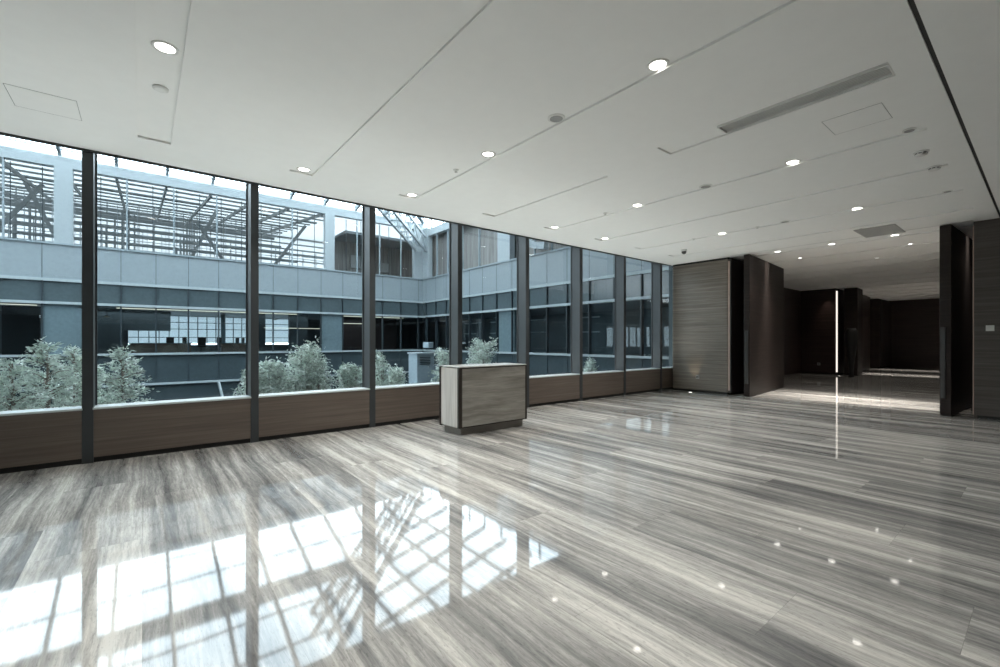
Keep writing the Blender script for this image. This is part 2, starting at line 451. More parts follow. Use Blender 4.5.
for a, b_ in ((x0 - .004, x0 + .055), (x1 - .03, x1 + .004)):
    B(a, b_, y0 - .004, y0 + .05, .125, 1.062).build('edge_frame', M['deskframe'], dk, bevel=.003)
    B(a, b_ if a > 0 else a + .03, y1 - .05, y1 + .004, .10, 1.062).build('edge_frame', M['deskframe'], dk, bevel=.003)
B(x0 + .05, x1 - .03, y0 - .004, y0 + .03, 1.045, 1.062).build('edge_frame', M['deskframe'], dk)
B(x0 + .05, x1 - .03, y0 - .003, y0 + .03, .125, .14).build('edge_frame', M['deskframe'], dk)
B(x0, x1, y0, y1, 1.062, 1.078).build('desk_top', M['desktop'], dk, bevel=.002)

# dark tapering silhouette by the far door: slim black floor vase
vs = tag(MB().lathe([(0, 0), (.085, 0), (.095, .03), (.075, .10), (.08, .35), (.115, .75), (.17, 1.15), (.205, 1.5), (.21, 1.75), (.195, 1.88), (.165, 1.96), (.12, 1.98), (.11, 1.9), (0, 1.88)], 28)
    .build('floor_vase', M['black'], smooth=True), 'tall black tapering floor vase standing by the far dark door', 'vase')
vs.location = (22.38, 5.10, 0)

# ------------------------------------------------------------ ceiling fittings
def fitting(name, x, y, z, label, cat, group=None):
    if z > CH + .01: x, y = x * 1.0153, y * 1.0153
    o = empty(name, (x, y, z)); return tag(o, label, cat, group)
zt = CH + TD
dl0 = None
def downlight(x, y, label, z=zt, spot=True):
    global dl0
    x, y = x * 1.0153, y * 1.0153
    if dl0 is None:
        dl0 = empty('downlight', (x, y, z))
        MB().lathe([(.066, -.001), (.070, -.007), (.088, -.006), (.092, -.0005), (.066, .0)], 36).build('trim_ring', M['white'], dl0, smooth=True)
        MB().lathe([(0, -.004), (.05, -.004), (.067, -.002)], 36).build('lamp_lens', M['lampglow'], dl0)
        o = dl0
    else:
        o = copy_tree(dl0); o.location = (x, y, z)
    if 'small lit' in label: o.scale = (.6, .6, .6)
    tag(o, label, 'ceiling light', 'round ceiling downlights')
    return o
ORD = ['first', 'second', 'third', 'fourth', 'fifth', 'sixth', 'seventh', 'eighth']
LT = [  # trough, x, y, place
    (0, .14, 4.34, 'lit round downlight in the leftmost ceiling channel'),
    (0, .14, 2.08, 'round downlight of the leftmost channel, overhead'),
    (1, 1.68, 6.26, 'lit downlight at the window end of the second ceiling channel from left'),
    (1, 1.68, 2.08, 'round downlight of the second channel, overhead'),
    (2, 3.29, 6.29, 'lit downlight at the window end of the third ceiling channel from left'),
    (2, 3.30, 4.33, 'lit downlight halfway along the third ceiling channel from left'),
    (2, 3.33, 2.05, 'large lit downlight at the room end of the third ceiling channel'),
    (4, 6.46, 6.27, 'lit downlight at the window end of the fifth ceiling channel from left'),
    (4, 6.49, 4.38, 'lit downlight halfway along the fifth ceiling channel from left'),
    (4, 6.48, 2.08, 'lit downlight at the room end of the fifth channel, below the long vent'),
    (5, 8.03, 6.25, 'lit downlight at the window end of the sixth ceiling channel'),
    (6, 9.60, 4.40, 'lit downlight halfway along the seventh ceiling channel'),
    (6, 9.60, 2.11, 'lit downlight at the room end of the seventh ceiling channel'),
    (8, 12.66, 4.40, 'lit downlight over the portal nearest the left pivot door'),
    (8, 12.68, 3.26, 'lit downlight over the middle of the portal'),
    (8, 12.67, 2.13, 'lit downlight over the portal beside the square air grille'),
    (9, 14.12, 2.10, 'small lit downlight beyond the portal near the right pivot door'),
    (9, 14.14, 4.36, 'small lit downlight beyond the portal near the left pivot door'),
    (10, 15.79, 3.03, 'small lit downlight deeper in the passage ceiling'),
]
lights = []
for tr, x, y, lab in LT:
    downlight(x, y, lab); lights.append((x, y))
# small round gimbal light (unlit, bright lens) near the leftmost light and wall sensors
def disc(name, x, y, z, r, label, cat, mat, group=None, drop=.012):
    o = fitting(name, x, y, z, label, cat, group)
    MB().lathe([(0, -drop), (r * .78, -drop), (r * .80, -drop), (r * .98, -drop * .7), (r, 0), (0, .0)], 32).build('housing', M['white'], o, smooth=False)
    MB().lathe([(0, -drop - .003), (r * .70, -drop - .003), (r * .76, -drop + .002)], 32).build('grille', mat, o)
    return o
disc('recessed_sensor', .13, 5.06, zt, .062, 'small round glass fitting beside the leftmost downlight', 'sensor', M['offlamp'], drop=.02)
disc('ceiling_speaker', 3.31, 3.19, zt, .092, 'large round grey speaker grille in the third ceiling channel', 'speaker', M['grey'])
disc('ceiling_speaker', 6.49, 3.21, zt, .092, 'round speaker grille in the fifth ceiling channel', 'speaker', M['grey'])
disc('ceiling_speaker', 9.60, 3.21, zt, .085, 'small far speaker grille in the seventh ceiling channel', 'speaker', M['grey'])
disc('ceiling_sensor', 6.48, 0.97, zt, .06, 'pale disc at the near end of the fifth ceiling channel', 'sensor', M['grey'])
disc('ceiling_sensor', 9.58, 1.0, zt, .06, 'pale disc at the near end of the seventh ceiling channel', 'sensor', M['grey'])
def sprinkler(x, y, label, z=zt):
    o = fitting('sprinkler', x, y, z, label, 'sprinkler')
    MB().lathe([(0, .012), (.03, .012), (.04, 0), (.038, -.008), (.012, -.010), (.010, -.03), (0, -.03)], 20).build('escutcheon', M['white'], o)
    MB().lathe([(0, -.028), (.022, -.030), (.022, -.034), (0, -.034)], 16).build('deflector', M['steel'], o)
sprinkler(3.27, 5.0, 'small sprinkler head in the third ceiling channel')
sprinkler(6.45, 5.01, 'small sprinkler head in the fifth ceiling channel')
sprinkler(9.60, 3.70, 'small sprinkler head in the seventh ceiling channel')
sprinkler(9.60, 5.02, 'small sprinkler head in the seventh channel near the windows')
sprinkler(11.25, 2.41, 'small sprinkler head beside the square air grille')
def smoke(x, y, z, label):
    o = fitting('smoke_detector', x, y, z, label, 'smoke detector')
    MB().lathe([(0, 0), (.075, 0), (.075, -.012), (.065, -.016), (0, -.016)], 32).build('base_plate', M['white'], o)
    MB().lathe([(.055, -.014), (.060, -.035), (.050, -.045), (.03, -.050), (0, -.050)], 32).build('sensor_head', M['white'], o, smooth=True)
    mb = MB()
    for k in range(8):
        a = k * PI / 4
        mb.bar((.058 * math.cos(a - .25), .058 * math.sin(a - .25), -.025), (.058 * math.cos(a + .25), .058 * math.sin(a + .25), -.025), .006, .010)
    mb.build('vent_slot', M['darkgrey'], o)
smoke(7.39, 1.0, CH, 'white smoke detector on flat ceiling between two channels')
smoke(8.12, .97, zt, 'white smoke detector at the near end of the sixth channel')
# security camera dome
o = fitting('security_camera', 10.62, 5.81, CH, 'small dark dome security camera on ceiling near the ribbed block', 'camera')
MB().lathe([(0, 0), (.065, 0), (.068, -.03), (.06, -.05), (0, -.05)], 28).build('mount', M['white'], o)
MB().lathe([(.055, -.048), (.056, -.07), (.045, -.10), (.02, -.118), (0, -.12)], 28).build('dome', M['darkgrey'], o, smooth=True)
# long slot diffuser
o = fitting('slot_diffuser', 4.95, 1.56, CH, 'long slatted linear air diffuser in the fourth ceiling channel', 'air vent')
mb = MB(); L = .71
for a, b_, c, d in ((-.115, -.10, -L, L), (.10, .115, -L, L), (-.10, .10, -L, -L + .012), (-.10, .10, L - .012, L)):
    mb.box(a, b_, c, d, -.004, .03)
fr_ = mb.build('frame', M['white'], o)
for k in range(7):
    x = -.085 + k * .028
    MB().bar((x, -L + .01, .012), (x, L - .01, .012), .022, .003, up=(-.5, 0, 1)).build('slat', M['slatgrey'], fr_)
B(-.10, .10, -L, L, .028, .033).build('dark_backing', M['grey'], o)
B(.113, .119, -L, L, -.003, .030).build('dark_slot', M['black'], o)
# square return grille
o = fitting('air_grille', 12.02, 2.26, CH, 'square grey slatted air grille by the right pivot door', 'air vent')
mb = MB(); a, b_ = .50, .33
for q in ((-a, a, -b_, -b_ + .03), (-a, a, b_ - .03, b_), (-a, -a + .03, -b_, b_), (a - .03, a, -b_, b_)):
    mb.box(*q, -.012, 0)
fr_ = mb.build('frame', M['grey'], o)
B(-a + .02, a - .02, -b_ + .02, b_ - .02, -.002, .003).build('backing', M['darkgrey'], o)
for k in range(22):
    x = -a + .05 + k * .043
    MB().bar((x, -b_ + .03, -.006), (x, b_ - .03, -.006), .026, .003, up=(.6, 0, 1)).build('slat', M['grey'], fr_)
# access hatches
def hatch(x0, x1, y0, y1, label):
    cx, cy = (x0 + x1) / 2, (y0 + y1) / 2
    o = fitting('access_hatch', cx, cy, CH, label, 'hatch')
    a, b_ = (x1 - x0) / 2, (y1 - y0) / 2
    B(-a + .006, a - .006, -b_ + .006, b_ - .006, -.0025, .004).build('panel', M['ceiling'], o)
    mb = MB(); t = .004
    for q in ((-a, a, -b_, -b_ + t), (-a, -a + t, -b_, b_), (a - t, a, -b_, b_), (-a, a, b_ - t, b_)): mb.box(*q, -.0022, -.0004)
    mb.build('shadow_gap', M['grey'], o)
hatch(-.97, -.49, 5.87, 6.36, 'square ceiling access hatch at far left above the windows')
hatch(5.56, 6.03, 1.03, 1.52, 'square ceiling access hatch between the long vent and a channel')

# ------------------------------------------------------------ courtyard
GZ = -5.0
YF, XP, XQ = 34.6, 19.2, -21.0
tag(B(-45, 45, 7.95, 75, GZ - .3, GZ).build('courtyard_ground', M['ground']), 'grey paved courtyard ground below the windows', 'ground', kind='structure')
tag(B(XL, 13.2, YG + .40, 14.2, -1.0, -.62).build('planting_terrace', M['ground']), 'terrace bed outside the windows carrying the trees', 'terrace', kind='structure')

BAND = dict(low=(-1.10, .62), led0=(-1.22, -1.10), led1=(.62, .74), vis=(.74, 3.52), led2=(3.52, 3.66), sp=(3.66, 4.78), led3=(4.78, 4.94), pan=(4.94, 6.85), open=(6.85, 11.15), beam=(11.15, 12.05))
def facade(o, L, joints, tf, piers, teal, whitem, beam=(11.15, 11.72)):
    """tf maps (along, outward, z) to world; outward 0 = face, negative = into the building"""
    def fb(name, mat, s0, s1, d0, d1, z0, z1, par=None):
        a = tf(s0, d0, z0); b = tf(s1, d1, z1)
        return B(min(a[0], b[0]), max(a[0], b[0]), min(a[1], b[1]), max(a[1], b[1]), z0, z1).build(name, mat, par or o)
    s0, s1 = L
    fb('basement_wall', M['lowerband'], s0, s1, -.3, 0, GZ, BAND['led0'][0])
    fb('lower_spandrel', M['lowerband'], s0, s1, -.3, 0, *BAND['low'])
    fb('ledge', M['ledge'], s0, s1, -.3, .18, *BAND['led0'])
    fb('ledge', M['ledge'], s0, s1, -.3, .14, *BAND['led1'])
    fb('ledge', M['ledge'], s0, s1, -.3, .16, *BAND['led2'])
    fb('upper_spandrel', M['spandrel'], s0, s1, -.3, 0, *BAND['sp'])
    fb('ledge', M['ledge'], s0, s1, -.3, .10, *BAND['led3'])
    fb('panel_band', M['bluepanel'], s0, s1, -.3, .05, *BAND['pan'])
    fb('top_beam', M['bluebeam'], s0, s1, -.35, .05, *beam)
    fb('sill_rail', M['whitemull'], s0, s1, -.2, .12, 6.82, 6.92)
    # vision glass
    a = tf(s0, -.12, .74); b = tf(s1, -.12, 3.52)
    MB().quad((a[0], a[1], .74), (b[0], b[1], .74), (b[0], b[1], 3.52), (a[0], a[1], 3.52)).build('vision_glass', M['visglass'], o)
    for s in joints:
        fb('dark_mullion', M['extmull'], s - .035, s + .035, -.1, .10, .62, 4.80)
        fb('panel_joint', M['extmull'], s - .012, s + .012, -.1, .056, 4.94, 6.82)
        fb('panel_joint', M['extmull'], s - .02, s + .02, -.1, .03, -1.1, .62)
    for p0, p1 in piers: fb('pier', M['bluebeam'], p0, p1, -.35, .10, 6.85, 11.2)
    for p0, p1 in teal: fb('blank_panel', M['tealpanel'], p0, p1, -.2, -.02, .74, 3.52)
    for s in whitem: fb('white_mullion', M['whitemull'], s - .035, s + .035, -.12, .02, 6.85, 11.15)
    return fb
# far facade
J1 = [-.98 + 1.64 * k for k in range(-12, 13)]
fo = empty('office_building', (0, YF, GZ)); fo.location = (0, 0, 0)
tag(fo, 'pale blue panelled office building facing the windows across the courtyard', 'building')
fb = facade(fo, (XQ, XP), J1, lambda s, d, z: (s, YF - d, z), [(-3.8, -3.04), (10.8, 11.5), (XP - .9, XP), (-18.6, -17.9)],
            [(-4.26, -2.64), (10.6, 12.1), (-18.9, -17.3)],
            [-14.9, -12.6, -10.3, -8.0, -5.7, -.71, 1.55, 3.84, 6.15, 8.5, 13.3, 15.2, 17.1])
# thin dark mullions behind the white ones in the opening
for k in range(26):
    s = -14 + k * 1.21
    fb('thin_mullion', M['extmull'], s - .018, s + .018, -.6, -.56, 6.85, 11.15)
# right wing facade
J2 = [34.0 - 1.64 * k for k in range(0, 16)]
ro = empty('office_building', (XP, 20, GZ)); ro.location = (0, 0, 0)
tag(ro, 'right hand office wing with vertical blinds in its upper openings', 'building')
ZW = 11.15
rb = facade(ro, (7.95, YF), J2, lambda s, d, z: (XP - d, s, z), [(YF - 1.0, YF), (22.7, 24.0), (14.0, 17.4), (8.5, 10.5)],
            [(22.4, 24.0)], [32.3, 30.6, 28.5, 26.3, 20.4, 18.9], (10.5, 11.1))
MB().quad((XP, 7.95, 11.1), (XP, YF, 11.1), (XP, YF, 12.1), (XP, 7.95, 12.1)).build('clerestory_glass', M['roofglass'], ro)
for k in range(14): rb('clerestory_post', M['bluebeam'], 33.2 - 1.9 * k, 33.32 - 1.9 * k, -.1, .0, 11.1, 12.1)
for a, b_ in ((24.0, 34.3), (17.4, 22.7), (10.5, 14.0)):
    rb('vertical_blind', M['blind'], a, b_, -.7, -.6, 6.9, 11.15)
# slim pale bars behind the tinted glass of the wing
for s0, z in ((26.0, 2.9), (26.0, 2.05), (21.6, 2.9), (21.6, 2.05), (17.0, 2.9), (17.0, 2.0), (29.5, 2.9), (29.5, 2.05)):
    rb('interior_bar', M['ledge'], s0, s0 + 1.6, -2.2, -2.0, z, z + .07)
rb('back_lining', M['officedark'], 8, YF - .3, -6.1, -6.0, .6, 3.7)
rb('back_lining', M['blind'], 8, YF - .3, -6.1, -6.0, 6.6, 10.7)
B(XP + 6, XP + 6.1, YF - .2, 47, .6, 3.7).build('side_lining', M['officedark'], fo)
B(XP + 6, XP + 6.1, YF - .2, 61, 6.8, 11.1).build('side_lining', M['blind'], fo)
rb('floor_slab', M['officedark'], 8, YF - .3, -6.0, -.3, .3, .62)
rb('ceiling_slab', M['officedark'], 8, YF - .3, -6.0, -.3, 3.56, 3.8)
rb('gallery_floor', M['officedark'], 8, YF - .3, -6.0, -.3, 6.5, 6.85)
rb('gallery_ceiling', M['roofdeck'], 8, YF - .3, -6.0, -.3, 10.6, 10.8)
# arched brace on the wing
mb = MB(); pts = []
for k in range(9):
    a = k / 8 * PI / 2
    pts.append((XP - .35, 19.0 + 3.2 * math.sin(a), 7.2 + 3.6 * (1 - math.cos(a)) ))
mb = MB()
for p, q in zip(pts, pts[1:]): mb.bar(p, q, .35, .40)
mb.build('arched_brace', M['bluebeam'], ro)
# left wing (mostly out of view)
lo = empty('office_building', (XQ, 20, GZ)); lo.location = (0, 0, 0)
tag(lo, 'left hand office wing closing the courtyard beyond the left edge', 'building')
lb = facade(lo, (7.95, YF), J2, lambda s, d, z: (XQ + d, s, z), [(22.7, 24.0)], [], [32.3, 28.5, 20.4, 16])
lb('back_lining', M['officedark'], 8, YF, -1.6, -1.5, GZ, 12.0)
# our own building above the ceiling
struct(B(XQ, XP, YW + .29, YG + .35, CH + .22, 12.0).build('wall_upper', M['bluepanel']), 'upper outer wall above the windows', 'wall')

struct(B(XQ, XL - .2, YW + .29, YG + .35, GZ, CH + .22).build('wall_outer_left', M['lowerband']), 'dark outer wall beyond the left end of the windows', 'wall')
struct(B(13.5, XP, YW + .39, YG + .35, GZ, CH + .22).build('wall_outer_right', M['lowerband']), 'dark outer wall beyond the last window', 'wall')
struct(B(XL - .2, 13.5, YW + .31, YG + .35, GZ, -.26).build('wall_outer_base', M['lowerband']), 'dark outer wall below the window floor level', 'wall')
# offices behind the far facade
of = fo
B(XQ, XP + 6, YF + .3, 47, .30, .62).build('office_floor', M['officedark'], of)
B(XQ, XP + 6, YF + .3, 47, 3.60, 3.80).build('office_ceiling', M['tealpanel'], of)
wx0, wx1 = -.9, 11.2
mb = MB().box(XQ, wx0, 46, 46.2, .6, 3.7).box(wx1, XP + 6, 46, 46.2, .6, 3.7).box(wx0, wx1, 46, 46.2, .6, 1.15).box(wx0, wx1, 46, 46.2, 3.55, 3.7)
mb.build('back_wall', M['officedark'], of)
mb = MB()
for k in range(14): mb.box(wx0 + k * .66 - .03, wx0 + k * .66 + .03, 45.95, 46.05, 1.15, 3.55)
for z in (1.75, 2.45, 3.0): mb.box(wx0, wx1, 45.95, 46.05, z, z + .06)
mb.build('back_window_frame', M['whiteframe'], of)
MB().quad((wx0, 46.15, 1.3), (wx1, 46.15, 1.3), (wx1, 46.15, 3.6), (wx0, 46.15, 3.6)).build('back_window_pane', M['frostbright'], of)
B(-2.8, -1.0, 38.9, 39.2, .62, 3.6).build('partition', M['officedark'], of)
B(4.9, 5.2, 41.5, 41.8, .62, 3.6).build('partition', M['tealpanel'], of)
B(-1.5, 1.6, 40.0, 40.3, 2.2, 3.6).build('partition', M['officedark'], of)
B(6.9, 7.4, 38.0, 38.4, .62, 3.6).build('partition', M['officedark'], of)
B(9.1, 10.5, 38.0, 38.3, .62, 3.6).build('partition', M['officedark'], of)
B(13.0, 18.8, 39.0, 39.2, .62, 3.6).build('partition', M['darkwood'], of)
B(12.6, 13.0, 37.0, 37.4, .62, 3.6).build('partition', M['tealpanel'], of)
B(-6.2, -4.3, 37.3, 37.4, .62, 3.5).build('roller_blind', M['black'], of)
# warm ceiling wash just behind the glass
for a, b_ in ((-5.9, -4.5), (-1.2, 8.9), (11.9, 14.0), (14.3, 17.5)):
    B(a, b_, 34.95, 35.0, 3.42, 3.47).build('cove_light', M['officewarm'], of)
B(6.9, 12.4, 36.0, 36.04, 2.42, 2.46).build('cove_light', M['officewarm'], of)
B(13.6, 16.4, 38.9, 38.95, 3.0, 3.05).build('cove_light', M['officewarm'], of)
# office counters, each a thing
def counter(x0, x1, y, label):
    o = empty('office_counter', ((x0 + x1) / 2, y, .62)); tag(o, label, 'counter', 'office counters behind the tinted glass')
    w = (x1 - x0) / 2
    B(-w, w, -.25, .25, 0, .68).build('counter_body', M['officebrown'], o); B(-w - .05, w + .05, -.3, .3, .68, .73).build('counter_top', M['officedark'], o)
counter(4.3, 6.6, 36.2, 'brown office counter behind the far tinted glass, near the bright windows')
counter(-.6, 2.6, 37.0, 'brown office counter behind the far tinted glass, left of the bright windows')
def chair(x, y, rz, label):
    o = empty('office_chair', (x, y, .62)); o.rotation_euler.z = rz
    tag(o, label, 'chair', 'dark office chairs in the far building')
    B(-.26, .26, -.26, .26, .42, .52).build('seat', M['black'], o, bevel=.03)
    B(-.25, .25, .20, .28, .55, 1.15).build('backrest', M['black'], o, bevel=.03)
    st = MB().tube([(0, 0, .05), (0, 0, .42)], [.03, .03]).build('stem', M['black'], o)
    mb = MB()
    for k in range(5):
        a = k * 2 * PI / 5; mb.bar((0, 0, .05), (.28 * math.cos(a), .28 * math.sin(a), .03), .04)
    mb.build('star_base', M['black'], st)
for k, (x, y, r) in enumerate([(1.7, 40.5, .4), (2.7, 41, 2), (3.4, 39.5, 3.3), (4.8, 40, .9), (5.8, 41.5, 5), (6.4, 39.6, 1.6)]):
    chair(x, y, r, '%s dark office chair from left against the bright back windows' % ORD[k])
def pendant(x, y, z, label):
    o = empty('pendant_lamp', (x, y, z)); tag(o, label, 'pendant lamp')
    MB().lathe([(.02, .12), (.05, .10), (.22, .0), (.20, .0), (.04, .09), (0, .1)], 24).build('shade', M['ledge'], o)
    MB().lathe([(0, .005), (.18, .01)], 24).build('lamp_disc', M['officewarm'], o.children[0])
    MB().tube([(0, 0, .1), (0, 0, 3.595 - z)], [.008, .008], 6).build('cord', M['black'], o)
pendant(-1.7, 36.4, 2.95, 'pendant lamp glowing inside the far office at left')
pendant(7.7, 36.4, 3.05, 'pendant lamp glowing inside the far office behind the large shrub')

# upper gallery hall behind the far facade: louvred glass roof on dark trusses
hall = fo
B(XQ, XP + 12, YF + .3, 62, 6.4, 6.85).build('hall_floor', M['roofdeck'], hall)
def roofz(y): return 11.35 + (y - 35.5) * .12
for k in range(12):
    y = 35.8 + k * 2.15
    z = roofz(y)
    B(XQ, 12.5, y, y + (.14 if k % 3 else .4), z + .1, z + .2).build('louvre', M['slat'], hall)
MB().quad((XQ, YF + .4, roofz(YF + .4) + .3), (XP + 12, YF + .4, roofz(YF + .4) + .3), (XP + 12, 62, roofz(62) + .3), (XQ, 62, roofz(62) + .3)).build('roof_glazing', M['frost'], hall)
MB().quad((XQ, 61.5, 6.8), (XP + 12, 61.5, 6.8), (XP + 12, 61.5, 20), (XQ, 61.5, 20)).build('end_glazing', M['frost'], hall)
for k in range(13):
    x = -18 + k * 2.4
    MB().bar((x, 35.2, roofz(35.2) - .1), (x, 62, roofz(62) - .1), .12, .22).build('rafter', M['slat'], hall)
# step-down terraces of beams (dark bands with bright gaps)
for k in range(7):
    y = 41 + k * 2.9; z = 1.45 + (.166 + .014 * k) * y
    B(XQ, 10.5, y, y + .2, z, z + (.26 if k % 2 else .14)).build('cross_beam', M['slat'], hall)
    for x in range(-18, 10, 5):
        B(x - .07 + k * .4, x + .07 + k * .4, y, y + .14, 6.85, z).build('post', M['slat'], hall)
for (a, b_) in (((-4.0, 44, 7), (-6.5, 44, 13)), ((2.6, 44, 7), (4.9, 44, 12.5)), ((6.4, 45, 7), (3.6, 45, 11.4)), ((8.2, 42, 7), (11.4, 42, 11.8)), ((-9, 45, 7), (-5.5, 45, 12.6))):
    MB().bar(a, b_, .22, .24).build('diagonal_brace', M['slat'], hall)
for k in range(11):
    z = 10.3 + k * .7
    B(XQ, XP + 8, 61.0, 61.2, z, z + (.30 if k % 3 == 0 else .16)).build('end_louvre', M['slat'], hall)
mb = MB()
for z in (8.0, 8.35, 8.7): mb.box(XQ, 12, 37.6, 37.64, z, z + .04)
for k in range(32): mb.box(-20 + k, -19.95 + k, 37.58, 37.64, 6.85, 8.74)
mb.build('railing', M['slat'], hall)
mb = MB()
for k in range(26): mb.box(-16 + k * 1.05, -15.93 + k * 1.05, 50, 50.08, 6.85, 16)
mb.build('far_mullions', M['slat'], hall)
for k in range(40):
    x = -16 + k * .62 + (.2 if k % 3 else 0)
    B(x - .02, x + .02, 47, 47.05, 6.85, 12.4).build('hanger', M['whitemull' if k % 2 else 'slat'], hall)
# enclosed darker room near the corner
B(12.6, XP + 3, 38.5, 38.7, 6.85, 10.1).build('room_wall', M['blind'], hall)
B(12.6, XP + 3, 35.3, 38.6, 10.1, 10.3).build('room_ceiling', M['roofdeck'], hall)
for (a, b_, z0, z1) in ((14.2, 15.3, 7.9, 9.0), (15.6, 16.4, 7.4, 9.2), (16.8, 17.7, 7.8, 8.6)):
    B(a, b_, 38.35, 38.5, z0, z1).build('wall_board', M['grey'], hall)

# courtyard glass roof (hipped) ------------------------------------------
gr = empty('glass_roof', (0, 20, 12)); gr.location = (0, 0, 0)
tag(gr, 'pitched steel and glass roof over the courtyard, mirrored in the floor', 'glass roof')
EV = 12.05; SL = .247
hx, hy = XP, YF
yr = 22.8; xr = XP - (YF - yr)   # hip meets ridge
def zA(y): return EV + .12 + SL * (YF - y)
def zB(x): return EV + .12 + SL * (XP - x)
lx = -21.0
MB().quad((lx, YF, zA(YF)), (XP, YF, zA(YF)), (xr, yr, zA(yr)), (lx, yr, zA(yr))).build('roof_pane', M['roofglass'], gr)
yb0, yb1 = 17.9, 22.4; xb = 9.7     # edge of opaque deck, skewed
MB().quad((XP, YF, zB(XP)), (XP, yb0, zB(XP)), (xb, yb1, zB(xb)), (xr, yr, zB(xr))).build('roof_pane', M['roofglass'], gr)
for k in range(-7, 11):
    x = -3.58 + 2.4 * k
    ye = max(yr, YF - (XP - x)) if x > xr else yr
    if x < XP: MB().bar((x, YF + .2, zA(YF + .2) - .16), (x, ye, zA(ye) - .16), .15, .34).build('rafter', M['roofsteel'], gr)
for k in range(1, 5):
    y = YF - 2.4 * k
    MB().bar((lx, y, zA(y) - .07), (XP - (YF - y), y, zA(y) - .07), .16, .08).build('purlin', M['roofsteel'], gr)
for k in range(0, 6):
    y = YF - 1.4 - 2.5 * k
    xe = max(XP - (YF - y), xb) if y > yr else xb + .5
    if y > yb0: 
        MB().bar((XP, y, zB(XP) - .16), (xe, y, zB(xe) - .16), .13, .3).build('rafter', M['roofsteel'], gr)
for k in range(1, 5):
    x = XP - 2.05 * k
    MB().bar((x, YF - (XP - x), zB(x) - .07), (x, 19.2 + (XP - x) * .37, zB(x) - .07), .2, .12).build('purlin', M['roofsteel'], gr)
MB().bar((XP, YF, zA(YF) - .25), (xr, yr, zA(yr) - .25), .3, .4).build('hip_beam', M['roofsteel'], gr)
B(lx, XP, YF - .06, YF + .02, EV + .06, EV + .12).build('eaves_plate', M['bluebeam'], gr)
MB().bar((XP, yb0, zB(XP) - .2), (xb, yb1, zB(xb) - .2), .5, .5).build('edge_beam', M['roofsteel'], gr)
MB().bar((lx, 28.4, zA(28.4) - .55), (xr + 4, 28.4, zA(28.4) - .55), .45, .75).build('main_beam', M['roofsteel'], gr)
MB().bar((lx, yr, zA(yr) - .3), (xr + 2.2, yr, zA(yr) - .3), .5, .6).build('ridge_beam', M['roofsteel'], gr)
# opaque deck above the near half, with a strip of louvred glazing left
mb = MB().quad((XP, yb0, zB(XP)), (xb, yb1, zB(xb)), (xb, 7.6, 12.4), (XP, 7.6, 12.4))
mb.build('roof_deck', M['roofdeck'], gr)
MB().quad((lx, yr, zA(yr)), (xb, yr, zA(yr)), (xb, 13.0, 13.6), (lx, 13.0, 13.6)).build('roof_pane', M['roofglass'], gr)
MB().quad((lx, 13.0, 13.6), (xb, 13.0, 13.6), (xb, 7.6, 12.4), (lx, 7.6, 12.4)).build('roof_deck', M['roofdeck'], gr)
for k in range(15):
    y = yr - .6 - k * .62; z = zA(yr) - (yr - y) * .132
    B(lx, xb, y, y + .14, z - .25, z - .05).build('louvre', M['roofsteel'], gr)
for k in range(13):
    x = -20 + 2.4 * k
    if x < xb: MB().bar((x, yr, zA(yr) - .3), (x, 13, 13.3), .18, .4).build('rafter', M['roofsteel'], gr)

# hip truss: boxed lattice girder running down into the corner
tb = empty('lattice_girder', (XP, YF, 9.2)); tb.location = (0, 0, 0)
tag(tb, 'pale diagonal lattice girder descending to the courtyard corner', 'girder')
P0 = Vector((XP - .5, YF - .5, 9.25)); P1 = Vector((6.6, 22.0, 11.6))
d = (P1 - P0); side = Vector((d.y, -d.x, 0)).normalized()
N = 16
for s in (-1, 1):
    for h0 in (0, 1.15):
        o_ = side * (.42 * s) + Vector((0, 0, h0))
        MB().bar(P0 + o_, P1 + o_, .15, .2).build('chord', M['bluebeam'], tb)
    mb = MB()
    for k in range(N):
        a = P0 + d * (k / N) + side * (.42 * s); b_ = P0 + d * ((k + 1) / N) + side * (.42 * s)
        up = Vector((0, 0, 1.15))
        mb.bar(a + (up if k % 2 else up * 0), b_ + (up * 0 if k % 2 else up), .07, .07)
        mb.bar(a, a + up, .06, .06)
    mb.build('lattice', M['bluebeam'], tb)
mb = MB()
for k in range(0, N + 1):
    a = P0 + d * (k / N); mb.bar(a - side * .42, a + side * .42, .08, .08)
mb.build('cross_rungs', M['bluebeam'], tb)

# white cabinet in the courtyard
def pix(px, Y):       # ray through picture column, on plane y=Y -> x
    q = (px - 500) / 444.4
    t = Y / (-.6271 * q + .7789)
    return t * (.7789 * q + .6271)
cb = empty('equipment_cabinet', (pix(428, 22), 22, GZ)); tag(cb, 'pale louvred equipment cabinet standing in the courtyard near the corner', 'cabinet')
B(-.95, .95, -.5, .5, 0, 5.75).build('housing', M['cabinet'], cb, bevel=.02)
B(-1.0, 1.0, -.55, .55, 5.75, 5.85).build('lid', M['ledge'], cb)
for a in (-.8, .1):
    mb = MB()
    for k in range(5): mb.box(a, a + .65, -.53, -.5, 5.2 + k * .09, 5.24 + k * .09)
    mb.build('louvre_panel', M['extmull'], cb)
ac = empty('roof_fan', (pix(424, 22), 22, GZ + 5.85)); tag(ac, 'small pale fan unit sitting on the equipment cabinet', 'fan')
B(-.15, .15, -.15, .15, 0, .62).build('housing', M['cabinet'], ac, bevel=.02)
MB().lathe([(0, 0), (.10, 0), (.12, .01), (0, .012)], 20).build('grille', M['extmull'], ac)
ac.children[1].rotation_euler = (PI / 2, 0, 0); ac.children[1].location = (0, -.15, .4)

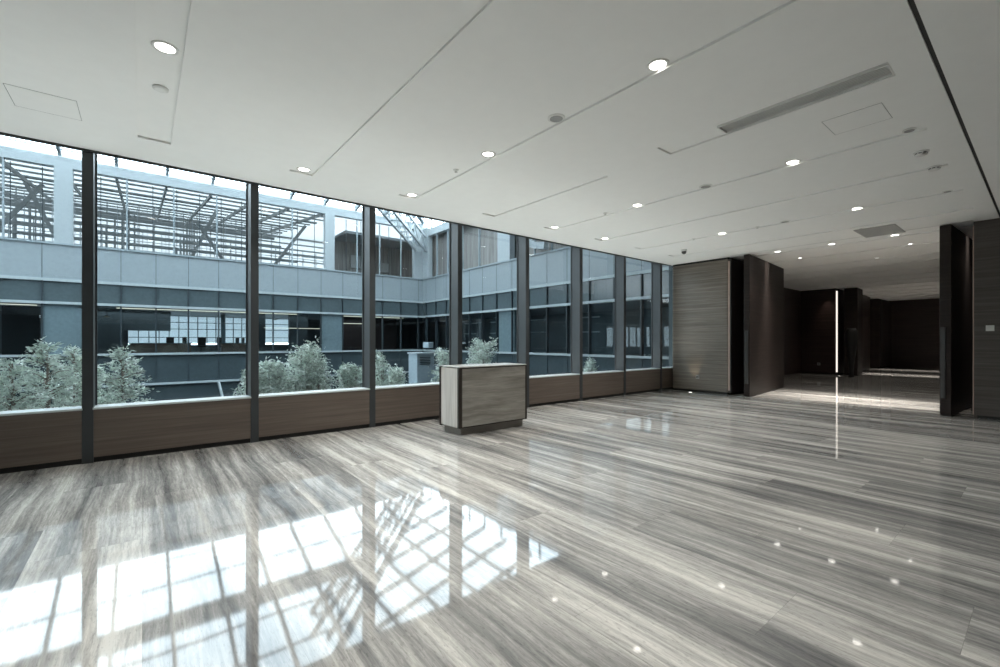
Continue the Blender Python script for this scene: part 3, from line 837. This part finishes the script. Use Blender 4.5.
# lower balcony glass screen on the far building
bl = empty('balcony_screen', (2.6, 33.8, -3)); bl.location = (0, 0, 0)
tag(bl, 'slanting pale steel post and glass screen low on the far building', 'railing')
MB().bar((3.9, 34.2, -1.2), (4.2, 33.6, -2.9), .12, .1).build('post', M['ledge'], bl)
MB().bar((-2, 33.6, -2.5), (8, 33.6, -2.5), .08, .08).build('rail', M['ledge'], bl)
MB().quad((-2, 33.62, -4.9), (8, 33.62, -4.9), (8, 33.62, -2.5), (-2, 33.62, -2.5)).build('screen_pane', M['visglass'], bl)

# ------------------------------------------------------------ trees
def tree(name, px, Y, top, width, seed, label, kind='bamboo', dens=1.0):
    rnd = random.Random(seed)
    X = pix(px, Y); zb = -.62; H = top - zb
    o = empty(name, (X, Y, zb)); tag(o, label, 'shrub' if 'shrub' in name else 'tree', 'trees and shrubs in the courtyard bed')
    tw = MB(); lf = MB()
    stems = 1 if kind == 'conifer' else 5
    def leafq(p, d, L, W):
        d = d.normalized(); r = d.cross(Vector((rnd.uniform(-1, 1), rnd.uniform(-1, 1), rnd.uniform(-.3, 1)))).normalized()
        a = p; b_ = p + d * L
        m = p + d * (L * .45)
        lf.quad(a, m + r * W, b_, m - r * W)
    if kind == 'conifer':
        tw.tube([(0, 0, 0), (.02, 0, H * .5), (0, 0, H)], [.05, .03, .008], 7)
        nb = int(90 * dens)
        for k in range(nb):
            f = .12 + .88 * k / nb; z = H * f
            rad = width / 2 * (1.08 - f) ** .75 * rnd.uniform(.6, 1.1)
            a = rnd.uniform(0, 2 * PI)
            tip = Vector((math.cos(a) * rad, math.sin(a) * rad, z + rad * rnd.uniform(-.1, .25)))
            base = Vector((0, 0, z - .1))
            if k % 2 == 0: tw.tube([base, (base + tip) / 2 + Vector((0, 0, .05)), tip], [.012, .008, .003], 5)
            m = int(46 * max(rad, .15) / .6 + 8)
            for j in range(m):
                s = rnd.uniform(.15, 1.0)
                p = base.lerp(tip, s) + Vector((0, 0, .08 * math.sin(s * 3))) + Vector([rnd.gauss(0, .035) for _ in range(3)])
                dd = (tip - base).normalized() * .8 + Vector((rnd.uniform(-1, 1), rnd.uniform(-1, 1), rnd.uniform(-.9, .4)))
                leafq(p, dd, rnd.uniform(.055, .12), rnd.uniform(.009, .018))
    else:
        for s_ in range(stems):
            a = rnd.uniform(0, 2 * PI); r0 = width * .08; lean = width * .30
            top_p = Vector((math.cos(a) * lean * rnd.uniform(.2, 1), math.sin(a) * lean * rnd.uniform(.2, 1), H * rnd.uniform(.78, 1)))
            b0 = Vector((math.cos(a) * r0, math.sin(a) * r0, 0))
            mid = b0.lerp(top_p, .5) + Vector((0, 0, H * .08))
            tw.tube([b0, mid, top_p], [.022, .014, .004], 6)
            for k in range(int(26 * dens)):
                f = rnd.uniform(.25, 1.0)
                p0 = b0.lerp(top_p, f)
                rr = width * .62 * rnd.uniform(.35, 1.0) * (1.15 - .70 * f)
                b2 = rnd.uniform(0, 2 * PI)
                tip = p0 + Vector((math.cos(b2) * rr, math.sin(b2) * rr, rnd.uniform(-.1, .35) * rr + .05))
                tip.z = min(tip.z, H)
                tw.tube([p0, p0.lerp(tip, .5) + Vector((0, 0, .04)), tip], [.006, .004, .002], 4)
                for j in range(int(34)):
                    s = rnd.uniform(.1, 1.05)
                    p = p0.lerp(tip, s) + Vector([rnd.gauss(0, .055) for _ in range(3)])
                    dd = Vector((rnd.uniform(-1, 1), rnd.uniform(-1, 1), rnd.uniform(-.8, .7)))
                    leafq(p, dd, rnd.uniform(.06, .13), rnd.uniform(.012, .024))
    tw.build('branches', M['bark'], o); lf.build('foliage', M['leaf'], o)
tree('conifer_tree', 12, 11.0, 1.12, 1.7, 1, 'feathery pale green tree at the far left edge of the windows', 'conifer')
tree('conifer_tree', 47, 11.6, 1.42, 1.6, 2, 'tall feathery tree left of the first dark mullion', 'conifer')
tree('conifer_tree', 74, 12.4, 1.30, 1.4, 3, 'feathery tree touching the first dark mullion on its left', 'conifer')
tree('conifer_tree', 92, 12.6, .95, 1.3, 9, 'feathery tree half hidden behind the first dark mullion', 'conifer', .9)
tree('conifer_tree', 122, 11.8, 1.28, 1.55, 4, 'pointed feathery tree in the second window with bare trunk showing', 'conifer')
tree('conifer_tree', -20, 11.4, 1.2, 1.7, 15, 'feathery tree beyond the left edge of the view', 'conifer', .8)
tree('leafy_shrub', 264, 11.4, .92, 1.0, 17, 'pale leafy shrub just right of the third mullion', 'bamboo', 1.0)
tree('leafy_shrub', 276, 11.6, 1.02, 1.30, 5, 'left part of the big pale shrub mass in the third window', 'bamboo', 1.2)
tree('leafy_shrub', 300, 12.2, 1.45, 1.25, 6, 'tallest pale leafy shrub in the middle of the third window', 'bamboo', 1.3)
tree('leafy_shrub', 318, 12.0, 1.20, 1.10, 7, 'pale leafy shrub at the right of the big mass in the third window', 'bamboo', 1.1)
tree('leafy_shrub', 349, 12.2, .80, .95, 8, 'smaller pale shrub beside the fourth dark mullion', 'bamboo', .9)
tree('leafy_shrub', 384, 12.4, 1.25, .75, 10, 'thin upright shrub just right of the fourth mullion', 'bamboo', .45)
tree('leafy_shrub', 398, 12.8, .75, .9, 11, 'low pale shrub in the fourth large window', 'bamboo', .7)
tree('leafy_shrub', 447, 13.0, 1.28, .85, 12, 'pale leafy shrub behind the left top corner of the desk', 'bamboo', .8)
tree('leafy_shrub', 484, 13.2, 1.60, 1.6, 13, 'pale leafy shrub rising behind the desk top', 'bamboo', 1.0)
tree('leafy_shrub', 589, 13.6, .62, .8, 14, 'small pale shrub low in the last but one clear window', 'bamboo', .6)
tree('leafy_shrub', 648, 13.4, .80, .8, 16, 'small pale shrub low in the last window before the ribbed block', 'bamboo', .6)

# ------------------------------------------------------------ light
w = bpy.data.worlds.new('overcast'); S.world = w; w.use_nodes = True
nt = w.node_tree; nt.nodes.clear()
bg = nt.nodes.new('ShaderNodeBackground'); wo = nt.nodes.new('ShaderNodeOutputWorld')
bg.inputs[0].default_value = (.86, .94, 1.0, 1); bg.inputs[1].default_value = 9.3
nt.links.new(bg.outputs[0], wo.inputs[0])

def spot(x, y, z, e, size=110, blend=.8, col=(1, .96, .90), tgt=None, r=.05):
    l = bpy.data.lights.new('lamp_or_fill_beam', 'SPOT'); l.energy = e; l.spot_size = math.radians(size); l.spot_blend = blend
    l.color = col; l.shadow_soft_size = r
    o = bpy.data.objects.new('lamp_or_fill_beam', l); COL.objects.link(o); o.location = (x, y, z)
    if tgt: o.rotation_euler = (Vector(tgt) - Vector((x, y, z))).to_track_quat('-Z', 'Y').to_euler()
    return o
for x, y in lights:
    e = 150 if x < 12 else 80
    spot(x, y, CH - .02, e)
spot(12.3, 6.5, .05, 30, 44, .9, (1, .85, .6), (12.46, 6.5, 1.2), .02)
spot(23.3, 6.2, CH - .1, 25, 60, .9, (1, .85, .75), (23.6, 6.2, 1.2), .03)  # added spot without a fitting, brightens the front of the middle block
spot(32.6, 3.2, CH - .1, 25, 70, .9, (1, .8, .7), (33.5, 3.0, 1.4), .03)  # spot without a fitting, aimed at the far wall
def area(name, loc, tgt, sx, sy, e, col=(1, 1, 1), spread=180):
    l = bpy.data.lights.new(name, 'AREA'); l.shape = 'RECTANGLE'; l.size = sx; l.size_y = sy; l.energy = e; l.color = col
    l.spread = math.radians(spread)
    o = bpy.data.objects.new(name, l); COL.objects.link(o); o.location = loc
    o.rotation_euler = (Vector(tgt) - Vector(loc)).to_track_quat('-Z', 'Y').to_euler(); return o
# added area lamps without fittings, brighten the passage floor in bands
area('floor_band_fill', (13.95, 3.1, CH - .03), (13.95, 3.1001, 0), .3, 4.2, 110, (1, .93, .85), 50)
area('floor_band_fill', (25.6, 3.6, CH - .03), (25.6, 3.6001, 0), .3, 4.0, 60, (1, .92, .84), 40)
area('floor_band_fill', (30.0, 3.6, CH - .03), (30.0, 3.6001, 0), .3, 4.0, 40, (1, .92, .84), 40)
for x in (17.4, 20.6, 23.0, 28.0):
    for y in (2.6, 4.2): spot(x, y, CH - .02, 34, 120, .9, (1, .94, .86))  # added spots with no fittings, raise the brightness of the passage
# added area lamps lifting the dark offices behind the tinted glass
area('office_fill', (3, 39, 3.4), (3, 39.001, 0), 20, 3, 260, (.85, .95, 1))
area('office_fill', (14, 37, 3.4), (14, 37.001, 0), 6, 2, 90, (.95, .95, 1))
area('office_fill', (22.5, 22, 3.4), (22.5, 22.001, 0), 3, 22, 170, (.85, .95, 1))
# added area lamp hidden below the sill, brightens the ceiling from outside
area('ceiling_fill', (3.5, 8.9, -.45), (3.5, 6.0, 3.4), 20, 1.6, 660, (1.0, .97, .91))

# ------------------------------------------------------------ camera
cam = bpy.data.cameras.new('camera'); co = bpy.data.objects.new('camera', cam); COL.objects.link(co)
cam.sensor_width = 36; cam.lens = 444.4 / 1000 * 36; cam.shift_y = .0075
cam.clip_start = .05; cam.clip_end = 500
co.location = (0, 0, 1.477)
fwd = Vector((.6271, .7789, 0))
co.rotation_euler = fwd.to_track_quat('-Z', 'Y').to_euler()
S.camera = co
S.cycles.use_denoising = True
S.cycles.max_bounces = 10; S.cycles.diffuse_bounces = 5; S.cycles.transparent_max_bounces = 24
S.cycles.sample_clamp_indirect = 10
S.view_settings.view_transform = 'Standard'
S.view_settings.exposure = 0
